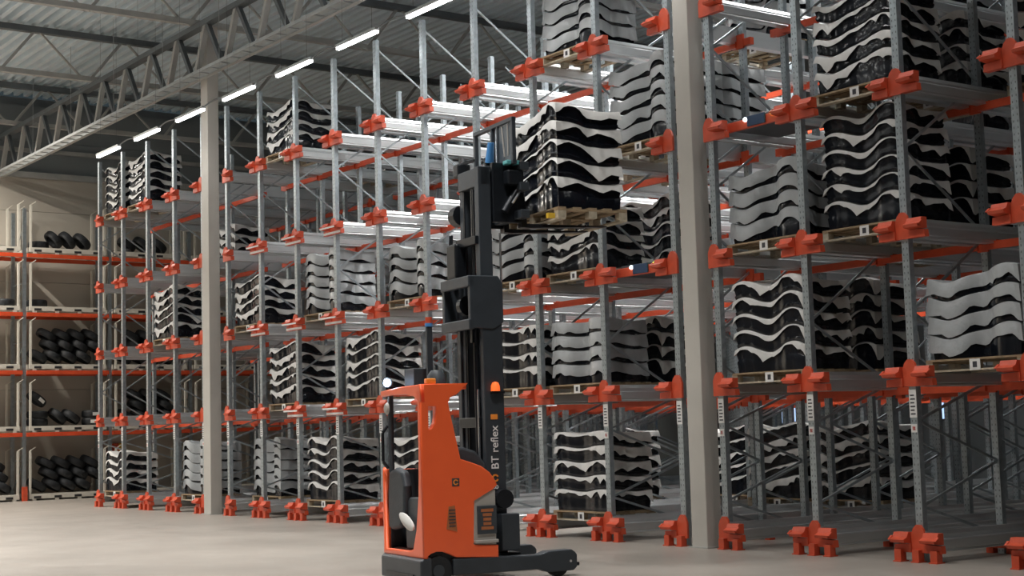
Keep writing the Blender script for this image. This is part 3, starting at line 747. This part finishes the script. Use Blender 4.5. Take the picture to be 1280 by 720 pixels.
# logo squares
def logo(parent, x, z, y, s, square):
    if square: obj('logo_square', MB().box(x-s, x+s, y-.004, y+.002, z-s, z+s).mesh('logo_square', 'ink'), parent)
    mb_ = MB(); ro, ri = s*.72, s*.42
    n_ = 18; pr_ = []
    for i in range(n_):
        a, b = math.radians(25+310*i/n_), math.radians(25+310*(i+1)/n_)
        mb_.add([(x+ro*math.cos(a), y-.008, z+ro*math.sin(a)), (x+ro*math.cos(b), y-.008, z+ro*math.sin(b)), (x+ri*math.cos(b), y-.008, z+ri*math.sin(b)), (x+ri*math.cos(a), y-.008, z+ri*math.sin(a)),
                 (x+ro*math.cos(a), y, z+ro*math.sin(a)), (x+ro*math.cos(b), y, z+ro*math.sin(b)), (x+ri*math.cos(b), y, z+ri*math.sin(b)), (x+ri*math.cos(a), y, z+ri*math.sin(a))],
                [(0, 1, 2, 3), (4, 7, 6, 5), (0, 4, 5, 1), (2, 6, 7, 3)])
    obj('logo_ring', mb_.mesh('logo_ring', 'logo_orange'), parent)
logo(T, -1.25, 1.14, 0, .045, True)
# support legs
def leg(y0, y1):
    lg = obj('support_leg', MB().prism([(-1.30, .10), (-1.30, .285), (-.2, .265), (-.08, .30), (.22, .305), (.27, .27), (.29, .24), (.29, .10), (.24, .06), (-.1, .06), (-.2, .10)], y0, y1, 'y').mesh('support_leg', 'mast'), T, bevel=.012)
    obj('load_wheel', MB().cyl((.06, y0+.03, .125), (.06, y1-.03, .125), .125, n=24).mesh('load_wheel', 'tyre'), lg)
    obj('leg_bolt', MB().cyl((.2, y0-.006, .17), (.2, y0+.01, .17), .016, n=8).mesh('bolt', 'chrome'), lg)
    obj('leg_tip', MB().box(.27, .33, y0+.02, y1-.02, .11, .15).mesh('leg_tip', 'mast_dark'), lg, bevel=.006)
leg(.0, .17); leg(W-.17, W)
# mast
mast = empty('mast', (0, 0, 0), parent=T)
ms = MB().box(-.735, -.48, .26, .36, .14, 3.45); obj('outer_channel', ms.mesh('outer_channel', 'mast'), mast, bevel=.012)
obj('outer_channel', MB().box(-.735, -.48, .90, 1.0, .14, 3.45).mesh('outer_channel', 'mast'), mast, bevel=.012)
obj('mast_foot', MB().box(-.66, -.36, .17, 1.03, .12, .30).mesh('mast_foot', 'mast_dark'), mast, bevel=.01)
obj('roller_box', MB().box(-.63, -.40, .10, .26, .33, .75).mesh('roller_box', 'mast'), mast, bevel=.01)
obj('roller_cap', MB().cyl((-.56, .14, .92), (-.56, .24, .92), .11, n=18).mesh('roller_cap', 'mast_dark'), mast)
# top collar of the outer stage: side cheeks and bars round an open window
co = empty('mast_collar', (0, 0, 0), parent=mast)
for y0 in (.24, .98): obj('collar_cheek', MB().prism([(-.90, 2.92), (-.60, 2.90), (-.47, 2.98), (-.47, 3.44), (-.53, 3.53), (-.90, 3.53)], y0, y0+.07, 'y').mesh('collar_cheek', 'mast'), co, bevel=.01)
for z0, z1 in ((3.40, 3.53), (2.90, 3.02)): obj('collar_bar', MB().box(-.92, -.84, .24, 1.05, z0, z1).mesh('collar_bar', 'mast'), co, bevel=.012)
obj('collar_pulley', MB().cyl((-.78, .55, 3.2), (-.78, .65, 3.2), .12, n=18).mesh('pulley', 'mast_dark'), co)
obj('hose_guide', MB().box(-.80, -.70, .42, .48, 2.75, 3.45).mesh('hose_guide', 'mast_dark'), co)
# middle and inner stages
for nm, y0, y1, z1, u0_, u1_ in (('middle_channel', .37, .45, 4.05, -.71, -.53), ('middle_channel', .81, .89, 4.05, -.71, -.53), ('inner_channel', .32, .44, 4.85, -.72, -.56), ('inner_channel', .85, .95, 4.85, -.68, -.56)):
    obj(nm, MB().box(u0_, u1_, y0, y1, (.4 if nm == 'middle_channel' else 2.0), z1).mesh(nm, 'mast'), mast, bevel=.008)
obj('mast_crossbar', MB().box(-.70, -.56, .32, .95, 4.62, 4.85).mesh('mast_crossbar', 'mast'), mast, bevel=.012)
obj('mast_crossbar', MB().box(-.76, -.68, .36, .92, 3.92, 4.02).mesh('mast_crossbar', 'mast_dark'), mast, bevel=.008)
obj('mast_crossbar', MB().box(-.76, -.68, .36, .92, 1.75, 1.87).mesh('mast_crossbar', 'mast_dark'), mast, bevel=.008)
obj('lift_cylinder', MB().cyl((-.60, .63, .3), (-.60, .63, 3.6), .055, n=14).mesh('lift_cylinder', 'mast_dark', True), mast)
obj('piston_rod', MB().cyl((-.62, .70, 3.4), (-.62, .70, 4.62), .028, n=12).mesh('piston_rod', 'chrome', True), mast)
obj('lift_cylinder', MB().cyl((-.74, .44, .4), (-.74, .44, 3.0), .035, n=12).mesh('side_cylinder', 'mast_dark', True), mast)
obj('piston_rod', MB().cyl((-.46, .30, 3.4), (-.46, .30, 4.05), .014, n=8).mesh('side_rod', 'chrome', True), mast)
for yy in (.52, .56, .78): obj('lift_chain', MB().box(-.70, -.685, yy, yy+.022, .5, 4.6).mesh('lift_chain', 'mast_dark'), mast)
obj('hydraulic_pack', MB().box(-.82, -.64, .80, 1.08, 3.55, 3.98).mesh('hydraulic_pack', 'mast_dark'), mast, bevel=.03)
for yy in (1.02, 1.07): obj('hose', MB().cyl((-.80, yy, 3.4), (-.76, yy, 4.1), .014, n=8).mesh('hose', 'mast_dark'), mast)
obj('hose_stripe', MB().box(-.765, -.745, .385, .40, .9, 2.2).mesh('hose_stripe', 'chrome'), mast)
bk = obj('beacon_bracket', MB().box(-.66, -.50, .20, .26, 2.14, 2.17).mesh('beacon_bracket', 'mast_dark'), mast)
obj('beacon', MB().lathe([(0, .11), (.035, .10), (.052, .06), (.055, 0), (0, 0)], 16, 'z').mesh('beacon', 'lamp_orange', True), bk, (-.61, .225, 2.17))
obj('side_marker', MB().box(-.665, -.575, .252, .262, 1.84, 1.90).mesh('side_marker', 'logo_orange'), mast, bevel=.004)
logo(mast, -.625, 1.16, .258, .062, False)
def text(name, body, size, loc, parent, m, vertical=True):
    cu = bpy.data.curves.new(name, 'FONT'); cu.body = body; cu.size = size; cu.align_x = 'LEFT'; cu.align_y = 'CENTER'; cu.extrude = .002; cu.offset = .0012
    tmp = bpy.data.objects.new(name+'_src', cu); COL.objects.link(tmp)
    me = bpy.data.meshes.new_from_object(tmp.evaluated_get(bpy.context.evaluated_depsgraph_get())); bpy.data.objects.remove(tmp)
    a = PI/2 if vertical else 0
    mx = Matrix.Rotation(PI/2, 4, 'X') @ Matrix.Rotation(a, 4, 'Z')
    me.transform(mx); me.materials.clear(); me.materials.append(M[m])
    return obj(name, me, parent, loc)
text('lettering', 'BT reflex', .135, (-.62, .254, 1.26), mast, 'white_text')
text('number', '8', .10, (-.62, .254, 1.03), mast, 'white_text')
# carriage, backrest frame and forks
ca = empty('fork_carriage', (0, 0, 0), parent=T)
for y0 in (.30, .84): obj('carriage_plate', MB().box(-.54, -.12, y0, y0+.06, 4.18, 4.90).mesh('carriage_plate', 'mast_dark'), ca, bevel=.01)
for z0 in (4.22, 4.55, 4.80): obj('carriage_bar', MB().box(-.26, -.14, .12, 1.12, z0, z0+.10).mesh('carriage_bar', 'mast'), ca, bevel=.008)
obj('tilt_cylinder', MB().cyl((-.42, .25, 4.30), (-.22, .25, 4.60), .045, n=12).mesh('tilt_cylinder', 'mast_dark', True), ca)
obj('tilt_rod', MB().cyl((-.33, .22, 4.40), (-.12, .22, 4.68), .02, n=8).mesh('tilt_rod', 'chrome', True), ca)
obj('valve_block', MB().box(-.40, -.20, .16, .30, 4.62, 4.80).mesh('valve_block', 'mast_dark'), ca, bevel=.02)
obj('valve_cover', MB().box(-.42, -.24, .14, .26, 4.86, 4.91).mesh('valve_cover', 'teal'), ca, bevel=.01)
bf = empty('load_backrest', (0, 0, 0), parent=ca)
for y0, y1 in ((.10, .15), (1.14, 1.19), (.50, .54), (.66, .69)): obj('frame_post', MB().box(-.36, -.31, y0, y1, 4.88, 5.42).mesh('frame_post', 'mast'), bf, bevel=.006)
for z0 in (4.86, 5.38): obj('frame_bar', MB().box(-.365, -.305, .10, 1.19, z0, z0+.05).mesh('frame_bar', 'mast'), bf, bevel=.006)
obj('guard_panel', MB().box(-.345, -.325, .15, .51, 4.92, 5.38).mesh('guard_panel', 'glass'), bf)
for k in range(2): obj('panel_wire', MB().bar((-.35, .40-.16*k, 5.36), (-.35, .34-.10*k, 4.98), .012, .012).mesh('panel_wire', 'truck_grey'), bf)
obj('hose_cover', MB().cyl((-.40, .66, 4.96), (-.40, .60, 5.20), .055, .04, 12).mesh('hose_cover', 'blue', True), ca)
obj('hose_end', MB().cyl((-.40, .68, 4.90), (-.40, .72, 5.02), .05, n=10).mesh('hose_end', 'mast_dark'), ca)
cm = obj('camera_arm', MB().bar((-.36, 1.16, 5.08), (-.40, 1.50, 5.08), .03, .03).mesh('camera_arm', 'mast_dark'), ca)
obj('fork_camera', MB().box(-.48, -.30, 1.40, 1.58, 4.90, 5.08).mesh('fork_camera', 'mast_dark'), cm, bevel=.03)
obj('cable_reel', MB().cyl((-.62, 1.0, 4.35), (-.62, 1.16, 4.35), .13, n=16).mesh('cable_reel', 'mast_dark'), ca)
for y0 in (.30, .78):
    fk = obj('fork', MB().prism([(-.16, 4.50), (-.11, 4.50), (-.09, 4.175), (1.02, 4.185), (1.02, 4.175), (-.05, 4.125), (-.16, 4.13)], y0, y0+.12, 'y').mesh('fork', 'mast_dark'), ca, bevel=.004)
obj('hazard_block', MB().box(.0, .09, -.08, -.02, 4.20, 4.26).mesh('hazard_block', 'yellow'), ca)
# lamps and boxes on the guard
sl = obj('spot_lamp', MB().cyl((-1.60, 1.06, 2.31), (-1.66, 1.00, 2.31), .045, .06, 14).mesh('spot_lamp', 'cab'), T)
obj('spot_lens', MB().lathe([(0, -.02), (.03, -.016), (.048, 0), (0, .005)], 14, 'x').mesh('spot_lens', 'lamp_blue', True), sl, (-1.665, .995, 2.31), (0, 0, .6))
obj('lamp_stem', MB().cyl((-1.62, 1.05, 2.2), (-1.62, 1.05, 2.30), .012, n=8).mesh('lamp_stem', 'cab'), sl)
obj('radio_unit', MB().box(-1.50, -1.30, .55, .85, 2.22, 2.46).mesh('radio_unit', 'cab'), T, bevel=.01)
obj('amber_light', MB().box(-1.56, -1.44, .05, .13, 2.255, 2.32).mesh('amber_light', 'logo_orange'), T, bevel=.012)
obj('antenna_dome', MB().lathe([(0, .16), (.06, .155), (.10, .10), (.11, 0), (0, 0)], 18, 'z').mesh('antenna_dome', 'cab', True), T, (-1.38, .18, 2.26))
po_ = obj('signal_pole', MB().box(-1.42, -1.35, .33, .38, 2.2, 2.93).mesh('signal_pole', 'mast'), T, bevel=.008)
obj('pole_light', MB().cyl((-1.385, .355, 2.93), (-1.385, .355, 2.97), .045, n=12).mesh('pole_light_blue', 'blue'), po_)
obj('pole_light', MB().cyl((-1.385, .355, 2.97), (-1.385, .355, 3.04), .04, n=12).mesh('pole_light_red', 'orange'), po_)
mr_ = obj('mirror_arm', MB().cyl((-1.66, .95, 2.14), (-1.72, .85, 2.02), .012, n=8).mesh('mirror_arm', 'cab'), T)
obj('mirror', MB().lathe([(0, -.03), (.05, -.025), (.075, 0), (0, .004)], 14, 'x').mesh('mirror', 'truck_grey', True), mr_, (-1.72, .86, 2.0))
# carried load
bpy.context.view_layer.update()
LB = T.matrix_basis @ Vector((.12+PD/2, .60, 4.187))
pallet(LB, -RHO, 'wooden pallet lifted on the forks of the reach truck', 'pallet on the forks', False)
stack((LB.x, LB.y, LB.z+PH), -RHO, 'dark', 5, 'in the load lifted by the reach truck', random.Random(3), 'panels lifted by the reach truck', 's')
